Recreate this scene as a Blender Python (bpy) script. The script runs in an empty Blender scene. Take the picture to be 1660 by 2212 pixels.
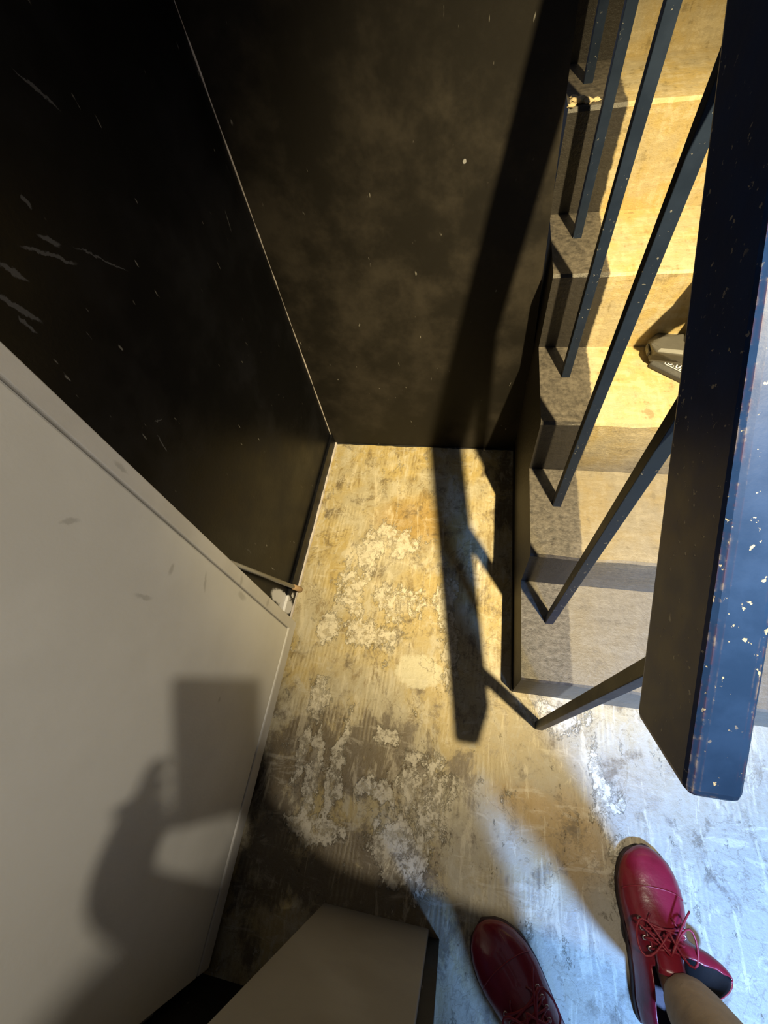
import bpy, bmesh, math, random
from mathutils import Vector, Matrix
random.seed(7)
C = bpy.context.scene
K = 0.8966          # survey units (taken off the stairs) -> metres
col = C.collection

# ------------------------------------------------------------------ camera
F_PX = 940.23
CAM_R = ((0.979393, -0.064937, 0.191242), (0.152182, 0.85981, -0.487408), (-0.132781, 0.506468, 0.851974))
cam_d = bpy.data.cameras.new('camera')
cam = bpy.data.objects.new('camera', cam_d); col.objects.link(cam)
cam_d.sensor_fit = 'AUTO'; cam_d.sensor_width = 36.0
cam_d.lens = F_PX / 2212.0 * 36.0
cam_d.clip_start = 0.004; cam_d.clip_end = 60
M4 = Matrix(((CAM_R[0][0], CAM_R[0][1], CAM_R[0][2], 0), (CAM_R[1][0], CAM_R[1][1], CAM_R[1][2], 0),
             (CAM_R[2][0], CAM_R[2][1], CAM_R[2][2], 1.45 * K), (0, 0, 0, 1)))
cam.matrix_world = M4
C.camera = cam

# ------------------------------------------------------------------ world, lights, exposure
w = bpy.data.worlds.new('world'); C.world = w; w.use_nodes = True
w.node_tree.nodes['Background'].inputs[0].default_value = (0.55, 0.62, 0.8, 1)
w.node_tree.nodes['Background'].inputs[1].default_value = 0.23
C.view_settings.view_transform = 'Standard'; C.view_settings.look = 'None'
C.view_settings.gamma = 1.0; C.view_settings.exposure = 0.0
C.view_settings.use_curve_mapping = False

def lamp(name, kind, loc, energy, color, radius, target=None, size=1.0, blend=1.0):
    d = bpy.data.lights.new(name, kind); d.energy = energy; d.color = color; d.shadow_soft_size = radius
    o = bpy.data.objects.new(name, d); col.objects.link(o)
    o.location = Vector(loc) * K
    if kind == 'SPOT':
        d.spot_size = math.radians(size); d.spot_blend = blend
        o.rotation_euler = (Vector(target) - Vector(loc)).to_track_quat('-Z', 'Y').to_euler()
    return o
LAMP = (0.553, -0.085, 2.555)
lamp('ceiling_spot_light', 'SPOT', LAMP, 640, (1.0, 0.80, 0.40), 0.018, (0.23, 1.08, 0.15), 58, 1.0)
lamp('ceiling_down_light', 'SPOT', LAMP, 90, (1.0, 0.90, 0.72), 0.018, (0.25, 0.05, 0.0), 102, 1.0)
lamp('doorway_cool_light', 'SPOT', (1.05, -1.36, 2.2), 1150, (0.22, 0.46, 1.0), 0.09, (1.15, -0.22, 0.10), 60, 1.0)

# ------------------------------------------------------------------ node helpers
class NT:
    def __init__(s, name):
        s.m = bpy.data.materials.new(name); s.m.use_nodes = True
        s.nt = s.m.node_tree; s.b = s.nt.nodes['Principled BSDF']
        s.pos = s.n('ShaderNodeNewGeometry').outputs['Position']
    def n(s, t, props=None, **ins):
        nd = s.nt.nodes.new(t)
        for k, v in (props or {}).items(): setattr(nd, k, v)
        for k, v in ins.items():
            key = int(k[1:]) if k[0] == '_' and k[1:].isdigit() else k
            s.put(nd.inputs[key], v)
        return nd
    def put(s, sock, v):
        if isinstance(v, bpy.types.NodeSocket): s.nt.links.new(v, sock)
        else:
            if isinstance(v, (tuple, list)) and len(v) == 3 and sock.type == 'RGBA': v = (*v, 1)
            sock.default_value = v
    def math(s, op, a, b=0.0, c=0.0, clamp=False):
        return s.n('ShaderNodeMath', {'operation': op, 'use_clamp': clamp}, _0=a, _1=b, _2=c).outputs[0]
    def mix(s, f, a, b):
        nd = s.n('ShaderNodeMix', {'data_type': 'RGBA'})
        s.put(nd.inputs[0], f); s.put(nd.inputs[6], a); s.put(nd.inputs[7], b)
        return nd.outputs[2]
    def noise(s, scale, detail=4, rough=0.55, vec=None, dist=0.0, out=0):
        return s.n('ShaderNodeTexNoise', None, Vector=vec or s.pos, Scale=scale, Detail=detail, Roughness=rough, Distortion=dist).outputs[out]
    def rng(s, v, a, b, c=0.0, d=1.0):
        return s.n('ShaderNodeMapRange', {'interpolation_type': 'SMOOTHSTEP'}, _0=v, _1=a, _2=b, _3=c, _4=d).outputs[0]
    def scale(s, v, sx, sy, sz, rot=(0, 0, 0), loc=(0, 0, 0)):
        return s.n('ShaderNodeMapping', {'vector_type': 'POINT'}, Vector=v, Scale=(sx, sy, sz), Rotation=rot, Location=loc).outputs[0]
    def jitter(s, amp, scale, detail=5, rough=0.65):
        c = s.noise(scale, detail, rough, out=1)
        v = s.n('ShaderNodeVectorMath', {'operation': 'SUBTRACT'}, _0=c, _1=(0.5, 0.5, 0.5)).outputs[0]
        return s.n('ShaderNodeVectorMath', {'operation': 'MULTIPLY_ADD'}, _0=v, _1=(amp, amp, amp), _2=s.pos).outputs[0]
    def ellipses(s, vec, lst, axes='xy', soft=0.25):
        """soft mask of a list of (cx, cy, rx, ry, rot) in survey units on the plane named by axes"""
        out = None
        for cx, cy, rx, ry, rot in lst:
            cx *= K; cy *= K; rx *= K; ry *= K
            if axes == 'xy': loc, sc, r = (cx, cy, 0), (rx, ry, 50), (0, 0, rot)
            elif axes == 'yz': loc, sc, r = (0, cx, cy), (50, rx, ry), (rot, 0, 0)
            else: loc, sc, r = (cx, 0, cy), (rx, 50, ry), (0, rot, 0)
            m = s.n('ShaderNodeMapping', {'vector_type': 'TEXTURE'}, Vector=vec, Location=loc, Rotation=r, Scale=sc).outputs[0]
            l = s.n('ShaderNodeVectorMath', {'operation': 'LENGTH'}, _0=m).outputs['Value']
            k = s.rng(l, 1 + soft, 1 - soft)
            out = k if out is None else s.math('MAXIMUM', out, k)
        return out
    def bump(s, h, dist, strength=1.0):
        return s.n('ShaderNodeBump', None, Height=h, Distance=dist, Strength=strength).outputs[0]
    def done(s, color, rough=0.5, normal=None, metallic=0.0, spec=0.5, coat=0.0):
        b = s.b
        s.put(b.inputs['Base Color'], color); s.put(b.inputs['Roughness'], rough)
        s.put(b.inputs['Metallic'], metallic); s.put(b.inputs['Specular IOR Level'], spec)
        if coat: s.put(b.inputs['Coat Weight'], coat)
        if normal is not None: s.put(b.inputs['Normal'], normal)
        return s.m

# ------------------------------------------------------------------ materials
def mat_floor():
    s = NT('worn_screed')
    j = s.jitter(0.09, 16, 8, 0.72)
    j2 = s.jitter(0.05, 30, 5, 0.7)
    big = s.noise(4.5, 6, 0.6)
    stretched = s.scale(s.pos, 1.6, 0.8, 1)
    mid = s.noise(14, 9, 0.7, stretched, 0.4)
    fine = s.noise(70, 6, 0.7)
    c = s.mix(s.rng(big, .4, .6), (.36, .275, .115), (.33, .285, .19))
    c = s.mix(s.rng(mid, .5, .62, 0, .75), c, (.42, .375, .28))
    c = s.mix(s.rng(mid, .47, .36, 0, .8), c, (.20, .145, .065))
    # greyer, smoother screed towards the doorway on the right
    sx = s.n('ShaderNodeSeparateXYZ', None, _0=s.pos)
    grey = s.math('MULTIPLY', s.rng(sx.outputs[0], -.10, .34), s.rng(sx.outputs[1], .40, .05))
    c = s.mix(s.math('MULTIPLY', grey, .72), c, s.mix(mid, (.155, .138, .112), (.31, .29, .255)))
    ochre = s.ellipses(j, [(.30, -.12, .10, .10, .3), (.20, -.05, .08, .05, 0), (-.20, .80, .14, .10, 0)], soft=.5)  # ochre by the right shoe: a cool-light shadow put into the colour
    c = s.mix(s.math('MULTIPLY', ochre, .75), c, (.30, .19, .055))
    jb = s.jitter(0.07, 9, 4, .6)
    rag = s.noise(17, 10, .78, s.scale(s.pos, 1.25, .8, 1), .3)
    rag2 = s.noise(11, 9, .74, s.scale(s.pos, 1.2, .9, 1, (0, 0, 0), (4.0, 2.0, 0)), .3)
    dark = s.ellipses(jb, [(-.37, -.30, .20, .06, 0), (-.50, .0, .045, .05, 0), (-.49, -.16, .085, .22, 0), (-.15, -.33, .22, .05, 0), (-.25, -.22, .2, .06, 0),  # brown stains, and the person's shadow by the pier painted dark
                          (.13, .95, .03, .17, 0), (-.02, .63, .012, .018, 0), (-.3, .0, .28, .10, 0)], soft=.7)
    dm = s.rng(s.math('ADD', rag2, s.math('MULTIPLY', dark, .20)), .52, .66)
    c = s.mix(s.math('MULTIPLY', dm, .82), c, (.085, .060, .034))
    whites = s.ellipses(jb, [(-.425, .15, .040, .075, .1), (-.40, -.06, .026, .17, .08), (-.335, -.05, .030, .15, -.05), (-.36, -.19, .11, .035, 0), (-.44, -.02, .02, .08, 0),
                            (-.085, -.05, .10, .075, .2), (-.12, -.20, .085, .11, .2), (-.04, -.10, .04, .12, 0), (-.39, .50, .05, .11, .2), (-.36, .66, .04, .11, 0),
                            (-.22, .47, .10, .06, 0), (-.30, .36, .14, .05, 0), (-.19, .06, .045, .03, 0), (-.21, -.08, .06, .03, 0), (.40, .0, .026, .18, .1), (.27, .18, .10, .04, -.4),
                            (.44, -.01, .022, .018, 0), (-.27, .70, .12, .07, .2), (-.45, .36, .06, .05, 0), (-.06, .50, .035, .14, 0), (-.03, .35, .03, .14, 0)], soft=.6)
    cream = s.ellipses(j2, [(-.124, .256, .072, .052, 0)], soft=.10)
    wm = s.rng(s.math('ADD', rag, s.math('MULTIPLY', whites, .175)), .605, .645)
    wm = s.math('MAXIMUM', wm, s.math('MULTIPLY', s.rng(whites, .85, 1.0), .35))
    wm = s.math('MULTIPLY', wm, s.rng(s.noise(48, 6, .72), .36, .52, .30, 1.0))
    c = s.mix(s.math('MULTIPLY', wm, .80), c, s.mix(fine, (.42, .375, .285), (.62, .57, .47)))
    c = s.mix(s.math('MULTIPLY', cream, .75), c, (.50, .46, .33))
    # comb marks of the trowel
    wv = s.n('ShaderNodeTexWave', {'wave_type': 'BANDS', 'bands_direction': 'X'}, Vector=s.scale(s.pos, 1, .16, 1, (0, 0, .10)), Scale=27, Distortion=3.2, Detail=2, _4=2.0).outputs[1]
    wm2 = s.rng(s.noise(6.5, 4, .6, s.scale(s.pos, 1, 1, 1, (0, 0, 0), (3.1, 1.7, 0))), .50, .62)
    comb = s.math('MULTIPLY', wv, wm2)
    c = s.mix(s.math('MULTIPLY', comb, .20), c, (.56, .48, .31))
    sw = s.noise(30, 6, .7, s.scale(s.pos, 1, .22, 1, (0, 0, .55)), .8); sw2 = s.noise(34, 6, .7, s.scale(s.pos, .25, 1, 1, (0, 0, .3)), .8)
    c = s.mix(s.rng(sw, .54, .64, 0, .40), c, (.58, .51, .37))
    c = s.mix(s.rng(sw2, .55, .66, 0, .32), c, (.55, .50, .40))
    c = s.mix(s.rng(s.math('ABSOLUTE', s.math('SUBTRACT', s.noise(3.2, 6, .62, None, .5), .5)), .006, .001, 0, .45), c, (.13, .095, .05))
    c = s.mix(s.rng(fine, .42, .30, 0, .45), c, (.12, .09, .05))
    h = s.math('ADD', s.math('MULTIPLY', comb, .2), s.math('ADD', s.math('MULTIPLY', fine, .7), s.math('MULTIPLY', wm, .6)))
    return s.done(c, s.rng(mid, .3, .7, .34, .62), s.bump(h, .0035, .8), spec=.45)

def mat_stair():
    s = NT('worn_stair_concrete')
    j = s.jitter(0.012, 60, 5, .7)
    sx = s.n('ShaderNodeSeparateXYZ', None, _0=j)
    mid = s.noise(9, 7, .65); fine = s.noise(90, 5, .7)
    b1 = s.noise(60, 5, .65, s.scale(s.pos, .30, 1.0, 1.0, (0, 0, .25)))
    b2 = s.noise(60, 5, .65, s.scale(s.pos, 1.0, .30, .22, (0, .5, -.6)))
    b3 = s.noise(6, 2, .5)
    brush = s.math('ADD', s.math('MULTIPLY', b1, .5), s.math('MULTIPLY', b2, .5))
    c = s.mix(s.rng(mid, .38, .62), (.37, .275, .115), (.34, .285, .185))
    c = s.mix(s.rng(brush, .50, .58, 0, .6), c, (.44, .37, .24))
    c = s.mix(s.rng(brush, .46, .37, 0, .6), c, (.16, .12, .055))
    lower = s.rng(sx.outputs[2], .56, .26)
    c = s.mix(s.math('MULTIPLY', lower, .85), c, s.mix(brush, (.048, .041, .036), (.100, .091, .080)))  # lower treads darkened in the colour to offset strong lamp light there
    paint = s.rng(sx.outputs[0], .290 * K + .003, .290 * K - .003)
    worn = s.rng(s.math('ADD', s.math('MULTIPLY', fine, .6), s.math('MULTIPLY', brush, .4)), .28, .70)
    # the painted band has worn through to grey on the treads people step on
    nz = s.n('ShaderNodeSeparateXYZ', None, _0=s.n('ShaderNodeNewGeometry').outputs['True Normal']).outputs[2]
    wornc = s.mix(s.math('MULTIPLY', worn, s.rng(nz, .3, .8, .12, 1.0)), (.016, .014, .013), (.095, .082, .068))
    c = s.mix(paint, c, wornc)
    h = s.math('ADD', fine, s.math('MULTIPLY', brush, 1.3))
    return s.done(c, .5, s.bump(h, .003, .6), spec=.4)

def mat_black(name, base, grimy, specks, scr=None, axes='yz', rough=.42):
    s = NT(name)
    grime = s.noise(5, 7, .65); fine = s.noise(120, 3, .6)
    c = s.mix(s.rng(grime, .42, .70), base, grimy)
    st = s.scale(s.pos, 1, 1, .28, (.5, 0, 0)) if axes == 'yz' else s.scale(s.pos, 1, 1, .3, (0, .25, 0))
    sp = s.math('MULTIPLY', s.rng(s.noise(95, 2, .5, st), .735, .79), specks)
    c = s.mix(sp, c, (.38, .36, .33))
    if scr:
        for lst, f, amp in scr:
            j = s.jitter(amp, 40, 6, .75)
            c = s.mix(s.math('MULTIPLY', s.ellipses(j, lst, axes, .2), f), c, (.62, .62, .66))
    return s.done(c, s.rng(grime, .3, .7, rough - .08, rough + .12), s.bump(s.math('ADD', grime, s.math('MULTIPLY', fine, .25)), .002, .35), spec=.16)

def mat_paint(name, a, b, rough, scale=6, marks=None):
    s = NT(name)
    g = s.noise(scale, 5, .6)
    c = s.mix(s.rng(g, .35, .65), a, b)
    if marks:
        j = s.jitter(.012, 60, 4, .7)
        c = s.mix(s.math('MULTIPLY', s.ellipses(j, marks, 'yz', .5), .32), c, (.13, .12, .10))
    return s.done(c, rough, s.bump(s.noise(160, 3, .5), .0006, .4), spec=.4)

def mat_steel(name, base, chips=.8, rough=.33):
    s = NT(name)
    g = s.noise(22, 6, .6); ch = s.noise(125, 3, .6); big = s.noise(7, 3, .5)
    m = s.math('MULTIPLY', s.math('MULTIPLY', s.rng(ch, .655, .69), s.rng(big, .38, .52)), chips)
    c = s.mix(s.rng(g, .35, .7), base, tuple(v * 1.3 for v in base))
    c = s.mix(m, c, (.42, .40, .36))
    if chips > .6:      # paint rubbed through to rust along the edges of the tube
        bn = s.n('ShaderNodeBevel', {'samples': 4}, Radius=.004).outputs[0]
        dt = s.n('ShaderNodeVectorMath', {'operation': 'DOT_PRODUCT'}, _0=bn, _1=s.n('ShaderNodeNewGeometry').outputs['True Normal']).outputs['Value']
        e = s.math('MULTIPLY', s.rng(dt, .985, .93), s.rng(s.noise(40, 5, .7), .46, .56))
        c = s.mix(s.math('MULTIPLY', e, .8), c, s.mix(s.rng(s.noise(90, 3, .6), .5, .6), (.09, .028, .016), (.36, .30, .25)))
    return s.done(c, s.rng(g, .3, .7, rough, rough + .08), s.bump(s.math('ADD', g, s.math('MULTIPLY', m, -1.0)), .0010, .4), spec=.22)

def mat_plain(name, color, rough=.5, metallic=0.0, var=.25, scale=60, bumpd=.0008, coat=0.0, spec=.5):
    s = NT(name)
    g = s.noise(scale, 4, .6)
    c = s.mix(g, tuple(v * (1 - var) for v in color), tuple(min(1, v * (1 + var)) for v in color))
    return s.done(c, rough, s.bump(g, bumpd, .5), metallic, spec, coat)

MAT = dict(
    floor=mat_floor(), stair=mat_stair(),
    left=mat_black('black_gloss_wall', (.0035, .0036, .0044), (.007, .0072, .0095), .3,
                   [([(.564, 1.230, .007, .003, -1.62), (.472, 1.189, .020, .004, -1.15), (.539, 1.173, .040, .003, -.79), (.555, 1.185, .016, .004, -.9), (.441, 1.159, .030, .004, -1.21), (.432, 1.141, .014, .0025, -1.43),
                       (.469, .844, .020, .0016, -1.8), (1.037, .968, .020, .0015, -1.8), (.447, .397, .02, .001, -1.65), (.499, .877, .011, .001, 2.6), (.62, 1.12, .05, .0015, -.85), (.70, 1.30, .03, .002, -1.0)], .085, .020),
                    ([(.412, .120, .022, .060, .15), (.400, .050, .024, .050, .2), (.425, .09, .012, .05, .1), (.445, .03, .007, .012, 0)], .95, .030)], 'yz', .36),
    far=mat_black('black_grimy_wall', (.011, .0097, .0082), (.029, .0245, .0195), .4,
                  [([(-.06, 1.0, .004, .004, 0)], .3, .01)], 'xz', .5),
    side=mat_black('black_stair_side', (.012, .010, .009), (.026, .022, .018), .3, None, 'yz', .5),
    dark=mat_black('dark_trim_paint', (.012, .011, .010), (.022, .02, .018), .2, None, 'xz', .5),
    door=mat_paint('off_white_door_paint', (.58, .565, .53), (.63, .615, .58), .42, 4,
                   [(.22, .98, .004, .014, .6), (.25, .74, .010, .006, 0), (.18, .78, .004, .02, .2), (.06, .40, .006, .005, 0), (.27, .62, .018, .004, .5), (.30, .45, .008, .02, 0)]),
    rim=mat_paint('off_white_rim_paint', (.50, .48, .45), (.56, .54, .51), .42, 9, [(.335, .95, .004, .015, 0), (.33, .48, .012, .006, .4), (.335, .30, .012, .008, 0)]),
    pier=mat_paint('shade_darkened_pier_paint', (.23, .215, .19), (.27, .255, .225), .55),  # pier colour darkened to stand for the shadow on it
    rail=mat_steel('dark_chipped_rail_paint', (.008, .025, .100), .72),
    bar=mat_steel('dark_baluster_paint', (.008, .013, .026), .3, .38),
    caulk=mat_plain('pale_caulk', (.42, .38, .37), .7, var=.6, scale=40),
    rod=mat_plain('grey_metal', (.33, .34, .36), .38, .5, .15),
    tip=mat_plain('tan_rubber', (.45, .30, .17), .7),
    leather=mat_plain('red_leather', (.19, .010, .022), .30, 0, .3, 45, .002, .35),
    lining=mat_plain('black_lining', (.010, .011, .013), .45),
    sole=mat_plain('dark_red_sole', (.035, .008, .012), .6),
    lace=mat_plain('red_lace', (.24, .012, .025), .5, var=.35, scale=300),
    eyelet=mat_plain('steel_eyelet', (.6, .55, .5), .3, .9, .1),
    khaki=mat_plain('khaki_cloth', (.42, .30, .17), .85, 0, .3, 40, .004),
    skin=mat_plain('skin', (.48, .27, .18), .5),
    shirt=mat_plain('dark_cotton', (.03, .032, .04), .85),
    hair=mat_plain('black_hair', (.012, .010, .009), .4),
    plastic=mat_plain('black_plastic', (.030, .029, .029), .42, 0, .3),
    greyplastic=mat_plain('worn_grey_plastic', (.060, .056, .050), .5, 0, .35, 40),
    green=mat_plain('pale_green_plastic', (.12, .28, .20), .45),
    print=mat_plain('white_print', (.62, .62, .62), .6, 0, .08),
    silver=mat_plain('silver_sticker', (.55, .53, .48), .35, .4),
    phone=mat_plain('phone_black', (.012, .012, .014), .25),
    crumb=mat_plain('mortar', (.42, .33, .19), .8, 0, .4, 80, .003),
)

# ------------------------------------------------------------------ mesh helpers
class MB:
    def __init__(s): s.v = []; s.f = []
    def add(s, vs, fs):
        o = len(s.v); s.v += [Vector(p) for p in vs]; s.f += [tuple(i + o for i in f) for f in fs]
    def box(s, x0, x1, y0, y1, z0, z1, mat=None):
        vs = [Vector((x, y, z)) for z in (z0, z1) for y in (y0, y1) for x in (x0, x1)]
        if mat: vs = [mat @ p for p in vs]
        s.add(vs, [(0, 2, 3, 1), (4, 5, 7, 6), (0, 1, 5, 4), (2, 6, 7, 3), (0, 4, 6, 2), (1, 3, 7, 5)])
    def prism(s, poly, vec):
        """poly: 3-D loop, vec: extrusion"""
        n = len(poly); v = Vector(vec); a = [Vector(p) for p in poly]
        s.add(a + [p + v for p in a], [tuple(range(n))[::-1], tuple(range(n, 2 * n))] + [(i, (i + 1) % n, n + (i + 1) % n, n + i) for i in range(n)])
    def tube(s, pts, r, n=8, caps=True):
        pts = [Vector(p) for p in pts]; rr = r if isinstance(r, (list, tuple)) else [r] * len(pts)
        rings = []; up = None
        for i, p in enumerate(pts):
            t = (pts[min(i + 1, len(pts) - 1)] - pts[max(i - 1, 0)]).normalized()
            if up is None: up = t.orthogonal().normalized()
            up = (up - t * up.dot(t)).normalized(); b = t.cross(up)
            rings.append([p + (up * math.cos(a) + b * math.sin(a)) * rr[i] for a in [2 * math.pi * k / n for k in range(n)]])
        fs = []
        for i in range(len(pts) - 1):
            for k in range(n): fs.append((i * n + k, i * n + (k + 1) % n, (i + 1) * n + (k + 1) % n, (i + 1) * n + k))
        if caps: fs += [tuple(range(n))[::-1], tuple(range((len(pts) - 1) * n, len(pts) * n))]
        s.add([q for rg in rings for q in rg], fs)
    def xf(s, m): s.v = [m @ p for p in s.v]; return s

def wpos(o):
    p = Vector((0, 0, 0))
    while o: p += o.location; o = o.parent
    return p
def obj(name, mb, mat, parent=None, bevel=0, smooth=False, origin=None):
    """link mb (survey units, scene position) as ONE object; its origin is the parent's, or the given point"""
    me = bpy.data.meshes.new(name); o = bpy.data.objects.new(name, me); col.objects.link(o)
    base = wpos(parent) if parent else Vector((0, 0, 0))
    if origin is not None: o.location = Vector(origin) * K - base; base = Vector(origin) * K
    me.from_pydata([p * K - base for p in mb.v], [], mb.f)
    bm = bmesh.new(); bm.from_mesh(me); bmesh.ops.recalc_face_normals(bm, faces=bm.faces); bm.to_mesh(me); bm.free()
    for m in (mat if isinstance(mat, list) else [mat]): me.materials.append(MAT[m])
    if parent: o.parent = parent
    if bevel:
        b = o.modifiers.new('b', 'BEVEL'); b.width = bevel; b.segments = 3; b.limit_method = 'ANGLE'; b.angle_limit = .6
    if smooth:
        for p in me.polygons: p.use_smooth = True
    return o
def tag(o, label=None, cat=None, group=None, kind=None):
    for k, v in (('label', label), ('category', cat), ('group', group), ('kind', kind)):
        if v: o[k] = v
    return o
def empty(name, loc, parent=None):
    o = bpy.data.objects.new(name, None); col.objects.link(o); o.empty_display_size = .05
    o.location = Vector(loc) * K
    if parent: o.parent = parent; o.location -= wpos(parent)
    return o
def struct(name, mb, mat, label=None, cat=None, **kw):
    return tag(obj(name, mb, mat, **kw), label, cat, None, 'structure')

# ------------------------------------------------------------------ the setting
XL, XR = -.603, 1.36            # left wall face, right wall face
YF = 1.16                       # far wall face
HZ = 3.0
SX0, SX1 = .163, .290           # outer side of the stair, edge of its painted band
YS = [0.2336, 0.5101, 0.7859, 1.0671, 1.3440]
ZS = [0.2084, 0.3859, 0.5793, 0.7892, 1.0123]
for i in range(4): YS.append(YS[-1] + .277); ZS.append(ZS[-1] + .215)
YS.append(YS[-1] + .277)

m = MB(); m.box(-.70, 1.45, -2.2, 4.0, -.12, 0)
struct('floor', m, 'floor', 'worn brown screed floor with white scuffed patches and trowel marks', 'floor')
m = MB(); m.box(XL - .1, XL, -.62, YF + .1, 0, HZ)
struct('wall_left', m, 'left', 'glossy black painted wall behind the open white door', 'wall')
m = MB()                         # its free end leans slightly, as the stair shows
m.prism([(XL, YF, 0), (.187, YF, 0), (.157, YF, .60), (.126, YF, 1.22), (.06, YF, HZ), (XL, YF, HZ)], (0, .1, 0))
struct('wall_far', m, 'far', 'grimy black end wall at the back of the passage', 'wall')
m = MB(); m.box(XR, XR + .1, -2.2, 4.0, 0, HZ + 1.0)
struct('wall_right', m, 'far', 'dark wall on the far side of the stairs', 'wall')
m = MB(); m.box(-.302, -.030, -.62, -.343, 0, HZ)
struct('wall_near', m, 'pier', 'wall pier beside the doorway, its shadow darkened into the paint colour', 'wall', bevel=.003)
m = MB(); m.box(-.030, -.003, -.62, -.358, 0, HZ)  # thin dark upright strip along the pier edge
struct('trim_1', m, 'dark', 'thin dark upright strip on the edge of the pier', 'trim')
m = MB(); m.box(XL, -.302, -.62, -.53, 0, HZ)
struct('trim_2', m, 'dark', 'dark jamb behind the hinge side of the white door', 'trim')
m = MB(); m.box(XL, XL + .010, -.5, YF, 0, .062)
struct('baseboard_left', m, 'left', 'low black skirting along the black wall', 'baseboard', bevel=.002)
def ragged(p0, p1, r, n, mat, name, label, amp):
    mm = MB(); p0 = Vector(p0); p1 = Vector(p1); pts = []; rs = []
    for i in range(n + 1):
        t = i / n; pts.append(p0.lerp(p1, t)); rs.append(r * (1 + amp * random.uniform(-1, 1)))
    mm.tube(pts, rs, 6); return struct(name, mm, mat, label, 'trim')
ragged((XL + .012, -.45, .001), (XL + .012, YF, .001), .0055, 60, 'caulk', 'trim_3', 'pale ragged sealant line where black wall meets floor', .5)
ragged((XL + .001, YF - .001, .05), (XL + .001, YF - .001, 2.9), .0016, 90, 'caulk', 'trim_4', 'thin pale sealant line in the corner of the black walls', .8)
ragged((XL, YF - .001, .001), (SX0, YF - .001, .001), .0035, 50, 'dark', 'trim_5', 'dark joint line along the foot of the end wall', .5)

# ------------------------------------------------------------------ staircase: one part per step
st = empty('staircase', (.72, YS[0], 0))
tag(st, 'concrete staircase with black painted left edge rising along the right side', 'staircase', kind='thing')
for i in range(len(ZS)):
    mb = MB(); y0, y1, z = YS[i], YS[i + 1], ZS[i]
    n = 22                      # nosing a little uneven
    vs = []; 
    for k in range(n + 1):
        x = SX0 + (1.35 - SX0) * k / n
        a = random.uniform(-.0025, .0025); b = random.uniform(-.002, .002)
        if k == 0: a = b = 0
        vs += [(x, y0, 0), (x, y0 + a, z - .008), (x, y0 + .005 + a, z + b), (x, y1, z), (x, y1, 0)]
    fs = []
    for k in range(n):
        o = k * 5
        for q in range(5): fs.append((o + q, o + (q + 1) % 5, o + 5 + (q + 1) % 5, o + 5 + q))
    fs += [(0, 1, 2, 3, 4), tuple(n * 5 + q for q in (4, 3, 2, 1, 0))]
    mb.add(vs, fs)
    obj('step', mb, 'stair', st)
mb = MB(); mb.box(SX0 - .004, SX0, YS[0] + .002, YF - .002, 0, .03)
obj('side_skirting', mb, 'side', st)
# mortar crumbs left on the fifth tread
for k, (cx, cy, r) in enumerate([(.185, 1.37, .014), (.205, 1.365, .011), (.17, 1.352, .009), (.225, 1.372, .008), (.178, 1.40, .008)]):
    bm = bmesh.new(); bmesh.ops.create_icosphere(bm, subdivisions=2, radius=1)
    mb = MB(); mb.add([(cx + v.co.x * r * random.uniform(.8, 1.5), cy + v.co.y * r * random.uniform(.7, 1.1), ZS[4] - .002 + (v.co.z + 1) * r * random.uniform(.45, .6)) for v in bm.verts], [tuple(v.index for v in f.verts) for f in bm.faces]); bm.free()
    obj('mortar_lump', mb, 'crumb', st)

# ------------------------------------------------------------------ stair railing: handrail and balusters, one welded thing
rl = empty('stair_railing', (.239, .15, 0))
tag(rl, 'dark steel stair railing with chipped paint on its wide sloping handrail', 'railing', kind='thing')
RX0, RX1 = .206, .253
SL = .796; RA = .786; RT = .160   # slope, lower-edge height at y=0, vertical depth
d = Vector((-.011, 1, SL)).normalized(); nrm = Vector((0, -SL, 1)).normalized(); TH = RT * d.y
y0 = .088; lo = Vector((0, y0, RA + SL * y0))
def rp(s_, t_, x): p = lo + d * s_ + nrm * t_; return (x + p.x, p.y, p.z)
mb = MB(); LEN = 3.4
mb.add([rp(0, 0, RX0), rp(0, 0, RX1), rp(0, TH, RX1), rp(0, TH, RX0), rp(LEN, 0, RX0), rp(LEN, 0, RX1), rp(LEN, TH, RX1), rp(LEN, TH, RX0)],
       [(0, 1, 2, 3), (4, 7, 6, 5), (0, 4, 5, 1), (1, 5, 6, 2), (2, 6, 7, 3), (3, 7, 4, 0)])
obj('handrail', mb, 'rail', rl, bevel=.009)
BAL = [(.239, .150, 0), (.237, .400, ZS[0]), (.233, .672, ZS[1]), (.229, .957, ZS[2]), (.226, 1.233, ZS[3]), (.215, 1.489, ZS[4]), (.215, 1.77, ZS[5]), (.215, 2.05, ZS[6])]
for bx, by, bz in BAL:
    mb = MB(); h = .0105
    top = RA + SL * by + .03
    mb.box(bx - h, bx + h, by - h, by + h, bz - .002, top)
    obj('baluster', mb, 'bar', rl, bevel=.0012)

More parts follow.
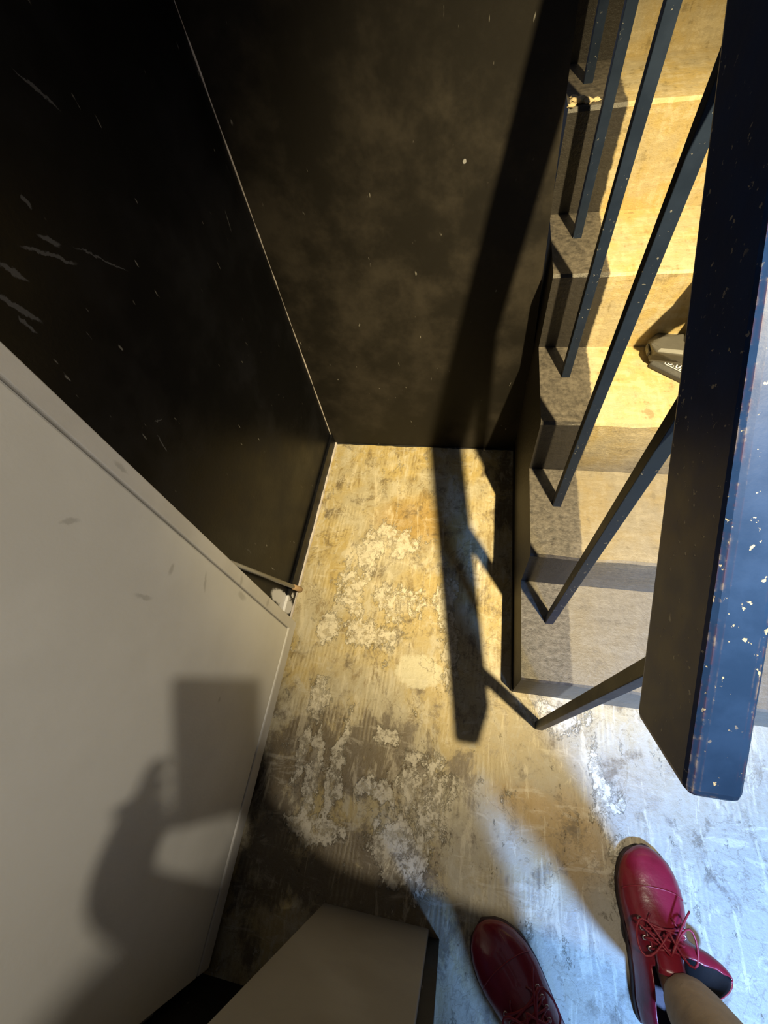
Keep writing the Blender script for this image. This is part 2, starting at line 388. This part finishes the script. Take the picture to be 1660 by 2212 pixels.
# ------------------------------------------------------------------ the white door, folded back against the left wall
dr = empty('door_1', (-.565, -.50, 0))
tag(dr, 'off-white door folded back against the black wall, with raised rim', 'door', kind='structure')
DX0, DX1 = -.580, -.550; DY0, DY1 = -.505, .352; DZ0, DZ1 = .040, 2.30; G = .0045; RW = .034; RB = .055
mb = MB(); mb.box(DX0, DX1 - .009, DY0, DY1, DZ0, DZ1); obj('door_core', mb, 'rim', dr, bevel=.003)
mb = MB(); mb.box(DX1 - .0088, DX1, DY0, DY1 - RW - G, DZ0 + RB + G, DZ1); obj('door_panel', mb, 'door', dr, bevel=.002)
mb = MB(); mb.add([(DX1 - .0088, y, z) for y, z in [(DY1 - RW, DZ1), (DY1, DZ1), (DY1, DZ0), (DY0, DZ0), (DY0, DZ0 + RB), (DY1 - RW, DZ0 + RB)]] +
                  [(DX1 + .002, y, z) for y, z in [(DY1 - RW, DZ1), (DY1, DZ1), (DY1, DZ0), (DY0, DZ0), (DY0, DZ0 + RB), (DY1 - RW, DZ0 + RB)]],
                  [(0, 1, 2, 5), (5, 2, 3, 4), (6, 11, 8, 7), (11, 10, 9, 8)] + [(i, (i + 1) % 6, 6 + (i + 1) % 6, 6 + i) for i in range(6)])
obj('door_rim', mb, 'rim', dr, bevel=.004)
for hz in (.25, 1.1, 2.05):
    mb = MB(); mb.tube([(-.566, -.512, hz), (-.566, -.512, hz + .1)], .008, 10); obj('hinge', mb, 'rod', dr)

# ------------------------------------------------------------------ rod leaning behind the door
a = Vector((-.5755, .478, .012)); b = Vector((-.5895, .378, .46)); ax = (b - a)
rd = empty('metal_rod', a)
tag(rd, 'thin grey metal rod with tan rubber tip leaning behind the white door', 'rod', kind='thing')
mb = MB(); mb.tube([a + ax * .12, a + ax * 1.0, a + ax * 2.2], .0068, 12); obj('shaft', mb, 'rod', rd, smooth=True)
mb = MB(); mb.tube([a, a + ax * .006, a + ax * .07, a + ax * .150, a + ax * .156], [.0075, .0095, .0098, .0088, .006], 14); obj('rubber_tip', mb, 'tip', rd, smooth=True)

# ------------------------------------------------------------------ cordless tool on the third tread
tz = ZS[2]
U = Vector((.76, -.65, 0)).normalized(); V = Vector((.65, .76, 0)).normalized(); A0 = Vector((.432, .985, tz))
TM = Matrix((( U.x, V.x, 0, A0.x), (U.y, V.y, 0, A0.y), (0, 0, 1, A0.z), (0, 0, 0, 1)))
tl = empty('cordless_drill', A0 + U * .05 + V * .07)
tag(tl, 'black cordless drill standing on its battery pack on a stair tread', 'tool', kind='thing')
W = .105
def uprism(prof, u0, u1, mat, name, parent, bevel=.003):
    mb = MB(); mb.prism([(u0, v, z) for v, z in prof], (u1 - u0, 0, 0)); mb.xf(TM); return obj(name, mb, mat, parent, bevel=bevel)
bt = uprism([(0, 0), (0, .012), (.010, .020), (.062, .0366), (.110, .0366), (.120, .02), (.120, 0)], 0, W, 'plastic', 'battery_pack', tl, .004)
def loft(rings, mat, name, parent, bevel=.003):
    mb = MB(); n = len(rings[0]); mb.add([p for r in rings for p in r], [(q * n + a, q * n + (a + 1) % n, (q + 1) * n + (a + 1) % n, (q + 1) * n + a) for q in range(len(rings) - 1) for a in range(n)] + [tuple(range(n))[::-1], tuple(range((len(rings) - 1) * n, len(rings) * n))])
    return obj(name, mb, mat, parent, bevel=bevel)
FB = [(.432, .992), (.431, 1.050), (.462, 1.085), (.540, 1.062), (.565, .990), (.500, .962)]
FT = [(.429, .969), (.420, .999), (.436, 1.022), (.502, 1.036), (.525, .990), (.492, .958)]
cxy = (.48, 1.01)
loft([[(x, y, tz + .012) for x, y in FB], [(x, y, tz + .034) for x, y in FB], [(x, y, tz + .062) for x, y in FT], [(cxy[0] + (x - cxy[0]) * .8, cxy[1] + (y - cxy[1]) * .8, tz + .068) for x, y in FT]], 'greyplastic', 'tool_foot', tl, .004)
mb = MB(); mb.box(.424, .4305, 1.000, 1.030, tz + .024, tz + .040); obj('latch_button', mb, 'plastic', tl, bevel=.002)
mb = MB(); mb.tube([(W / 2, .070, .055), (W / 2, .085, .14), (W / 2, .11, .20), (W / 2, .115, .23)], [.026, .020, .021, .026], 12); mb.xf(TM)
obj('grip', mb, 'plastic', tl, smooth=True)
mb = MB(); mb.tube([(W / 2, .02, .262), (W / 2, .05, .262), (W / 2, .12, .262), (W / 2, .18, .262), (W / 2, .20, .262)], [.024, .034, .038, .036, .02], 16); mb.xf(TM)
obj('motor_housing', mb, 'green', tl, smooth=True)
mb = MB(); mb.tube([(W / 2, -.06, .262), (W / 2, -.045, .262), (W / 2, .0, .262), (W / 2, .02, .262)], [.008, .016, .021, .022], 14); mb.xf(TM)
obj('chuck', mb, 'plastic', tl, smooth=True)
mb = MB(); mb.box(W - .050, W - .015, .088, .112, .066, .100); mb.xf(TM); obj('belt_clip', mb, 'green', tl, bevel=.004)
mb = MB(); mb.box(W - .030, W - .004, .042, .058, .0325, .0372); mb.xf(TM); obj('sticker', mb, 'silver', bt, bevel=.001)
sl = math.atan2(.016, .050)
def print_text(txt, size, u, v, name, parent):
    cu = bpy.data.curves.new(name, 'FONT'); cu.body = txt; cu.size = size; cu.extrude = .0005; cu.resolution_u = 3
    tmp = bpy.data.objects.new('tmp', cu); col.objects.link(tmp)
    me = bpy.data.meshes.new_from_object(tmp.evaluated_get(bpy.context.evaluated_depsgraph_get()))
    bpy.data.objects.remove(tmp)
    zz = .0200 + (v - .010) * .32
    mb = MB(); mb.add([v_.co for v_ in me.vertices], [tuple(f.vertices) for f in me.polygons])
    mb.xf(TM @ Matrix.Translation((u, v, zz + .0010)) @ Matrix.Rotation(math.atan(.32), 4, 'X'))
    return obj(name, mb, 'print', parent)
print_text('LITHIUM-ION', .0125, .030, .0375, 'printed_label', bt)
print_text('5.0Ah', .026, .036, .0155, 'printed_label', bt)
# rounded outline around the capacity print
loop = []
for cx, cy, a0 in ((.100, .0345, 0), (.036, .0345, 90), (.034, .0155, 180), (.100, .0155, 270)):
    for k in range(4):
        t = math.radians(a0 + 30 * k); loop.append((cx + .0035 * math.cos(t), cy + .0025 * math.sin(t)))
loop.append(loop[0])
mb = MB(); mb.tube([TM @ Vector((u_, v_, .0208 + (v_ - .010) * .32)) for u_, v_ in loop], .0008, 5, False); obj('label_outline', mb, 'print', bt)

# ------------------------------------------------------------------ person: shoes, trousers, body, holding the phone
pc = Vector((.40, -.47, 0))
pe = empty('person', pc)
tag(pe, 'person in red lace-up shoes and khaki trousers standing, holding a phone', 'person', kind='thing')
L_ = .335
PROF = [(0, .030, .100), (.05, .044, .104), (.15, .052, .106), (.28, .053, .108), (.38, .056, .102), (.46, .060, .092), (.56, .066, .078),
        (.66, .071, .067), (.76, .070, .060), (.85, .062, .054), (.92, .049, .046), (.97, .030, .036), (1.0, .006, .022)]
def shoe(name, heel, toe, label, flap, parent):
    heel = Vector((*heel, 0)); toe = Vector((*toe, 0)); y = (toe - heel).normalized(); x = Vector((y.y, -y.x, 0))
    T = Matrix(((x.x, y.x, 0, heel.x), (x.y, y.y, 0, heel.y), (0, 0, 1, 0), (0, 0, 0, 1)))
    NS = 17
    def section(t):
        for (a, wa, ha), (b, wb, hb) in zip(PROF, PROF[1:]):
            if t <= b:
                f = (t - a) / (b - a); return wa + (wb - wa) * f, ha + (hb - ha) * f
        return PROF[-1][1:]
    def pt(t, ang, out=0.0):
        w_, h_ = section(t); z0 = .020
        c_, s_ = math.cos(ang), math.sin(ang)
        px = (w_ + out) * math.copysign(abs(c_) ** .75, c_) * 1.0
        taper = 1 - .30 * max(0, s_) * (1 if t < .5 else .4)
        pz = z0 + (h_ - z0 + out) * abs(s_) ** .85
        cx = .006 * math.sin(t * math.pi) 
        return Vector((px * taper + cx, t * L_, pz))
    upper = MB(); n_t = 40; vs = []; fs = []
    for i in range(n_t + 1):
        t = i / n_t
        for k in range(NS):
            ang = math.pi * k / (NS - 1); p = pt(t, ang)
            if flap and .22 < t < .52:
                # the unlaced collar splays outward on this side
                f = max(0, math.cos((t - .37) / .15 * math.pi / 2)) ** .6 * max(0, math.sin(ang)) ** 1.5 * max(0, math.cos(ang) + .1)
                p += Vector((.190, .015, .000)) * f
            vs.append(p)
    for i in range(n_t):
        t = (i + .5) / n_t
        for k in range(NS - 1):
            ang = math.degrees(math.pi * (k + .5) / (NS - 1))
            half = 44 if t < .36 else max(0, 44 * (1 - (t - .36) / .10))
            if .045 < t < .46 and abs(ang - 90) < half: continue
            fs.append((i * NS + k, i * NS + k + 1, (i + 1) * NS + k + 1, (i + 1) * NS + k))
    fs.append(tuple(range(NS)))
    upper.add(vs, fs); upper.xf(T)
    sh = obj(name, upper, ['leather', 'lining'], parent, smooth=True, origin=heel)
    tag(sh, label)
    so = sh.modifiers.new('s', 'SOLIDIFY'); so.thickness = .0042; so.offset = -1; so.material_offset = 1; so.material_offset_rim = 0
    ss = sh.modifiers.new('ss', 'SUBSURF'); ss.levels = ss.render_levels = 1
    # sole
    mb = MB(); n = 44; outl = []
    for k in range(n):
        tt = k / (n / 2)
        t, sgn = (tt, 1) if tt <= 1 else (2 - tt, -1)
        w_, _ = section(min(max(t, .0), 1)); outl.append((sgn * (w_ + .0005) + .006 * math.sin(t * math.pi), t * (L_ + .002) - .001))
    mb.prism([(a_, b_, .001) for a_, b_ in outl], (0, 0, .021)); mb.xf(T); obj('sole', mb, 'sole', sh, bevel=.002)
    # toe cap seam
    def on(t, ang, out): return T @ pt(t, math.radians(ang), out)
    mb = MB(); mb.tube([on(.70 + .07 * math.sin(math.radians(a_)), a_, .0006) for a_ in range(20, 165, 8)], .0013, 6); obj('seam', mb, 'lace', sh, smooth=True)
    # facing edges of the lacing panel
    for sg in (-1, 1):
        mb = MB(); mb.tube([on(.44 + .19 * u_, 90 + sg * (34 - 8 * u_ - 12 * u_ ** 3), .002) for u_ in [q / 8 for q in range(9)]], .0022, 6); obj('facing_edge', mb, 'leather', sh, smooth=True)
    # laces crossing between eyelets
    rows = [.455, .50, .545, .59]
    for q, t in enumerate(rows):
        for sg in (-1, 1):
            e = on(t, 90 + sg * 37, .003); nn = (e - on(t, 90 + sg * 37, -.01)).normalized()
            mb = MB(); mb.tube([e + (T.to_3x3() @ Vector((math.cos(k_), math.sin(k_), 0))) * .0036 for k_ in [2 * math.pi * z_ / 10 for z_ in range(11)]], .0014, 5, False); obj('eyelet', mb, 'eyelet', sh, smooth=True)
        if q < 3:
            for sg in (-1, 1):
                mb = MB(); mb.tube([on(t + (rows[q + 1] - t) * u_, 90 + sg * 37 * (1 - 2 * u_), .0045 + .003 * math.sin(u_ * math.pi)) for u_ in [z_ / 8 for z_ in range(9)]], .0024, 6); obj('lace', mb, 'lace', sh, smooth=True)
    # bow: two loops and two loose ends
    k0 = on(.455, 90, .010)
    X3 = T.to_3x3() @ Vector((1, 0, 0)); Y3 = T.to_3x3() @ Vector((0, 1, 0)); Z3 = Vector((0, 0, 1))
    for sg in (-1, 1):
        pts = [k0 + X3 * sg * (.060 * math.sin(u_)) * 1.0 + Y3 * (.040 * math.sin(2 * u_) + .012 * u_) + Z3 * (.004 - .018 * math.sin(u_)) for u_ in [math.pi * z_ / 14 for z_ in range(15)]]
        mb = MB(); mb.tube(pts, .0024, 6); obj('lace', mb, 'lace', sh, smooth=True)
        pts = [k0 + X3 * sg * .055 * u_ + Y3 * (.10 * u_ - .02 * u_ * u_) * (1 if sg > 0 else .5) + Z3 * (.004 - .02 * u_) for u_ in [z_ / 8 for z_ in range(9)]]
        mb = MB(); mb.tube(pts, .0022, 6); obj('lace', mb, 'lace', sh, smooth=True)
    # tongue
    mb = MB(); vs = []; fs = []
    for i in range(7):
        t = .36 + .2 * i / 6
        for k in range(7): vs.append(on(t, 90 + (k - 3) * 9.5, -.003 + .012 * (1 - i / 6)))
    for i in range(6):
        for k in range(6): fs.append((i * 7 + k, i * 7 + k + 1, (i + 1) * 7 + k + 1, (i + 1) * 7 + k))
    mb.add(vs, fs); tg = obj('tongue', mb, 'leather', sh, smooth=True)
    so = tg.modifiers.new('s', 'SOLIDIFY'); so.thickness = .004
    return sh
shoe('red_shoe', (.475, -.420), (.478, -.080), 'red leather shoe with collar splayed open, right foot', True, pe)
shoe('red_shoe', (.302, -.562), (.092, -.306), 'red leather shoe in deep shadow, left foot', False, pe)

def skin_chain(name, pts, edges, mat, parent, root=0, sub=2, label=None):
    """pts: name -> (x, y, z, radius); one continuous skinned surface"""
    names = list(pts); me = bpy.data.meshes.new(name); o = bpy.data.objects.new(name, me); col.objects.link(o)
    base = wpos(parent)
    me.from_pydata([Vector(pts[n_][:3]) * K - base for n_ in names], [(names.index(a_), names.index(b_)) for a_, b_ in edges], [])
    o.parent = parent
    sm = o.modifiers.new('skin', 'SKIN'); sm.use_smooth_shade = True
    for i, n_ in enumerate(names):
        r = pts[n_][3]; r = r if isinstance(r, tuple) else (r, r)
        sv = me.skin_vertices[0].data[i]; sv.radius = (r[0] * K, r[1] * K); sv.use_root = (i == root)
    ss = o.modifiers.new('ss', 'SUBSURF'); ss.levels = ss.render_levels = sub
    me.materials.append(MAT[mat])
    if label: o['label'] = label
    return o
RAx, LAx = (.500, -.345), (.262, -.520)      # ankles
RK, LK = (.485, -.375, .50), (.30, -.50, .50)
RH, LH = (.470, -.475, .98), (.325, -.525, .98)
PEL = (.40, -.47, 1.03)
HND = Vector((-.018, -.075, 1.385))           # where the phone is held
P = {'pelvis': (*PEL, (.15, .11)), 'waist': (.37, -.41, 1.20, (.135, .10)), 'chest': (.31, -.30, 1.42, (.16, .11)), 'neck0': (.29, -.275, 1.60, .06),
     'neck1': (.27, -.265, 1.67, .055), 'head0': (.25, -.25, 1.75, (.085, .10)), 'head1': (.235, -.24, 1.84, (.080, .095)),
     'hipR': (*RH, .095), 'kneeR': (*RK, .058), 'calfR': (.495, -.385, .34, .056), 'ankR': (*RAx, .09, .034), 'footR': (.478, -.24, .038, .026),
     'hipL': (*LH, .095), 'kneeL': (*LK, .058), 'calfL': (.285, -.53, .34, .056), 'ankL': (*LAx, .09, .034), 'footL': (.20, -.43, .038, .026),
     'shR': (.50, -.25, 1.53, .065), 'elR': (.42, -.25, 1.25, .044), 'wrR': (.125, -.195, 1.325, .030), 'paR': (.055, -.150, 1.365, .032),
     'shL': (.13, -.33, 1.53, .065), 'elL': (.04, -.285, 1.25, .044), 'wrL': (-.110, -.195, 1.365, .032), 'paL': (-.098, -.135, 1.375, .033)}
E_ = [('pelvis', 'waist'), ('waist', 'chest'), ('chest', 'neck0'), ('neck0', 'neck1'), ('neck1', 'head0'), ('head0', 'head1'),
      ('pelvis', 'hipR'), ('hipR', 'kneeR'), ('kneeR', 'calfR'), ('calfR', 'ankR'), ('ankR', 'footR'),
      ('pelvis', 'hipL'), ('hipL', 'kneeL'), ('kneeL', 'calfL'), ('calfL', 'ankL'), ('ankL', 'footL'),
      ('chest', 'shR'), ('shR', 'elR'), ('elR', 'wrR'), ('wrR', 'paR'), ('chest', 'shL'), ('shL', 'elL'), ('elL', 'wrL'), ('wrL', 'paL')]
# fingers: four and a thumb on each hand, curled round the long sides of the phone
cx_, cy_, cz_ = (Vector((CAM_R[0][i], CAM_R[1][i], CAM_R[2][i])) for i in range(3))
CP = Vector((0, 0, 1.45))
PH_W, PH_H, PH_T = .102, .170, .010
ph_c = CP + cx_ * (-.008) + cy_ * (-.062) + cz_ * (.010 + PH_T / 2)     # phone body sits just behind the lens
for side, sg in (('R', 1), ('L', -1)):
    pa = Vector(P['pa' + side][:3])
    for q in range(4):
        e0 = ph_c + cx_ * sg * (PH_W / 2 + .0125) + cy_ * (-.005 - .021 * q)
        kn = pa.lerp(e0, .5) + cz_ * .012; tip = e0 + cz_ * .014 - cx_ * sg * .012
        P['f%d_a%s' % (q, side)] = (*kn, .0095); P['f%d_b%s' % (q, side)] = (*(e0 + cz_ * .006), .0088); P['f%d_c%s' % (q, side)] = (*tip, .0078)
        E_ += [('pa' + side, 'f%d_a%s' % (q, side)), ('f%d_a%s' % (q, side), 'f%d_b%s' % (q, side)), ('f%d_b%s' % (q, side), 'f%d_c%s' % (q, side))]
    th = ph_c + cx_ * sg * .028 - cy_ * .062 + cz_ * (PH_T / 2 + .010)
    P['th_a' + side] = (*(pa.lerp(th, .5) + cz_ * .008), .0115); P['th_b' + side] = (*th, .010)
    E_ += [('pa' + side, 'th_a' + side), ('th_a' + side, 'th_b' + side)]
skin_chain('body', P, E_, 'skin', pe, 0, 2)
# clothes
def grow(keys, extra, edges, name, mat, over=None, root=0, sub=2):
    q = {}
    for k_ in keys:
        x_, y_, z_, r_ = P[k_]; q[k_] = (x_, y_, z_, tuple(a_ + extra for a_ in r_) if isinstance(r_, tuple) else r_ + extra)
    q.update(over or {})
    return skin_chain(name, q, edges, mat, pe, root, sub)
grow(['pelvis', 'hipR', 'kneeR', 'hipL', 'kneeL'], .016,
     [('pelvis', 'top'), ('pelvis', 'hipR'), ('hipR', 'kneeR'), ('kneeR', 'shinR'), ('shinR', 'cuffR'), ('cuffR', 'hemR'), ('pelvis', 'hipL'), ('hipL', 'kneeL'), ('kneeL', 'shinL'), ('shinL', 'cuffL'), ('cuffL', 'hemL')],
     'trousers', 'khaki',
     {'top': (.40, -.435, 1.16, (.155, .12)), 'shinR': (.497, -.375, .34, .074), 'cuffR': (.503, -.345, .17, .060), 'hemR': (.503, -.325, .062, .052),
      'shinL': (.285, -.535, .34, .076), 'cuffL': (.268, -.53, .17, .060), 'hemL': (.258, -.515, .062, .052)})
grow(['waist', 'chest', 'shR', 'elR', 'shL', 'elL', 'neck0'], .014,
     [('hem', 'waist'), ('waist', 'chest'), ('chest', 'neck0'), ('chest', 'shR'), ('shR', 'elR'), ('elR', 'cuR'), ('chest', 'shL'), ('shL', 'elL'), ('elL', 'cuL')],
     'shirt', 'shirt', {'hem': (.40, -.475, 1.0, (.165, .13)), 'cuR': (.17, -.203, 1.312, .040), 'cuL': (-.09, -.235, 1.345, .040)})
def ball(c, r, sc, n=16):
    bm = bmesh.new(); bmesh.ops.create_uvsphere(bm, u_segments=n, v_segments=n // 2 + 2, radius=1); mb = MB()
    mb.add([Vector(c) + Vector((v.co.x * r * sc[0], v.co.y * r * sc[1], v.co.z * r * sc[2])) for v in bm.verts], [tuple(v.index for v in f.verts) for f in bm.faces]); bm.free(); return mb
mb = ball((.245, -.26, 1.85), .108, (.95, 1.05, .95)); obj('hair', mb, 'hair', pe, smooth=True)
fd = Vector((-.45, .80, -.45)).normalized(); fx = Vector((.87, .49, 0))
hc = Vector((.24, -.24, 1.775))
for sg in (-1, 1):
    mb = ball(hc + fd * .098 + fx * sg * .034 + Vector((0, 0, .012)), .014, (1, 1, 1)); obj('eye', mb, 'print', pe, smooth=True)
    mb = ball(hc + fx * sg * .098, .028, (.5, .8, 1.1)); obj('ear', mb, 'skin', pe, smooth=True)
mb = MB(); mb.tube([hc + fd * .09 + Vector((0, 0, .02)), hc + fd * .115 - Vector((0, 0, .02)), hc + fd * .095 - Vector((0, 0, .035))], [.009, .016, .010], 10); obj('nose', mb, 'skin', pe, smooth=True)
mb = ball(hc + fd * .088 - Vector((0, 0, .062)), .024, (1.1, .7, .35)); obj('mouth', mb, 'leather', pe, smooth=True)

# the phone, a thing of its own, held behind the lens
PM = Matrix(((cx_.x, cy_.x, cz_.x, ph_c.x), (cx_.y, cy_.y, cz_.y, ph_c.y), (cx_.z, cy_.z, cz_.z, ph_c.z), (0, 0, 0, 1)))
pn = empty('phone', ph_c)
tag(pn, 'black mobile phone held up in both hands above the floor', 'phone', kind='thing')
mb = MB(); mb.box(-PH_W / 2, PH_W / 2, -PH_H / 2, PH_H / 2, -PH_T / 2, PH_T / 2, PM); obj('phone_case', mb, 'phone', pn, bevel=.004)
mb = MB(); mb.box(-PH_W / 2 + .004, PH_W / 2 - .004, -PH_H / 2 + .004, PH_H / 2 - .004, PH_T / 2, PH_T / 2 + .0012, PM); obj('screen', mb, 'lining', pn)
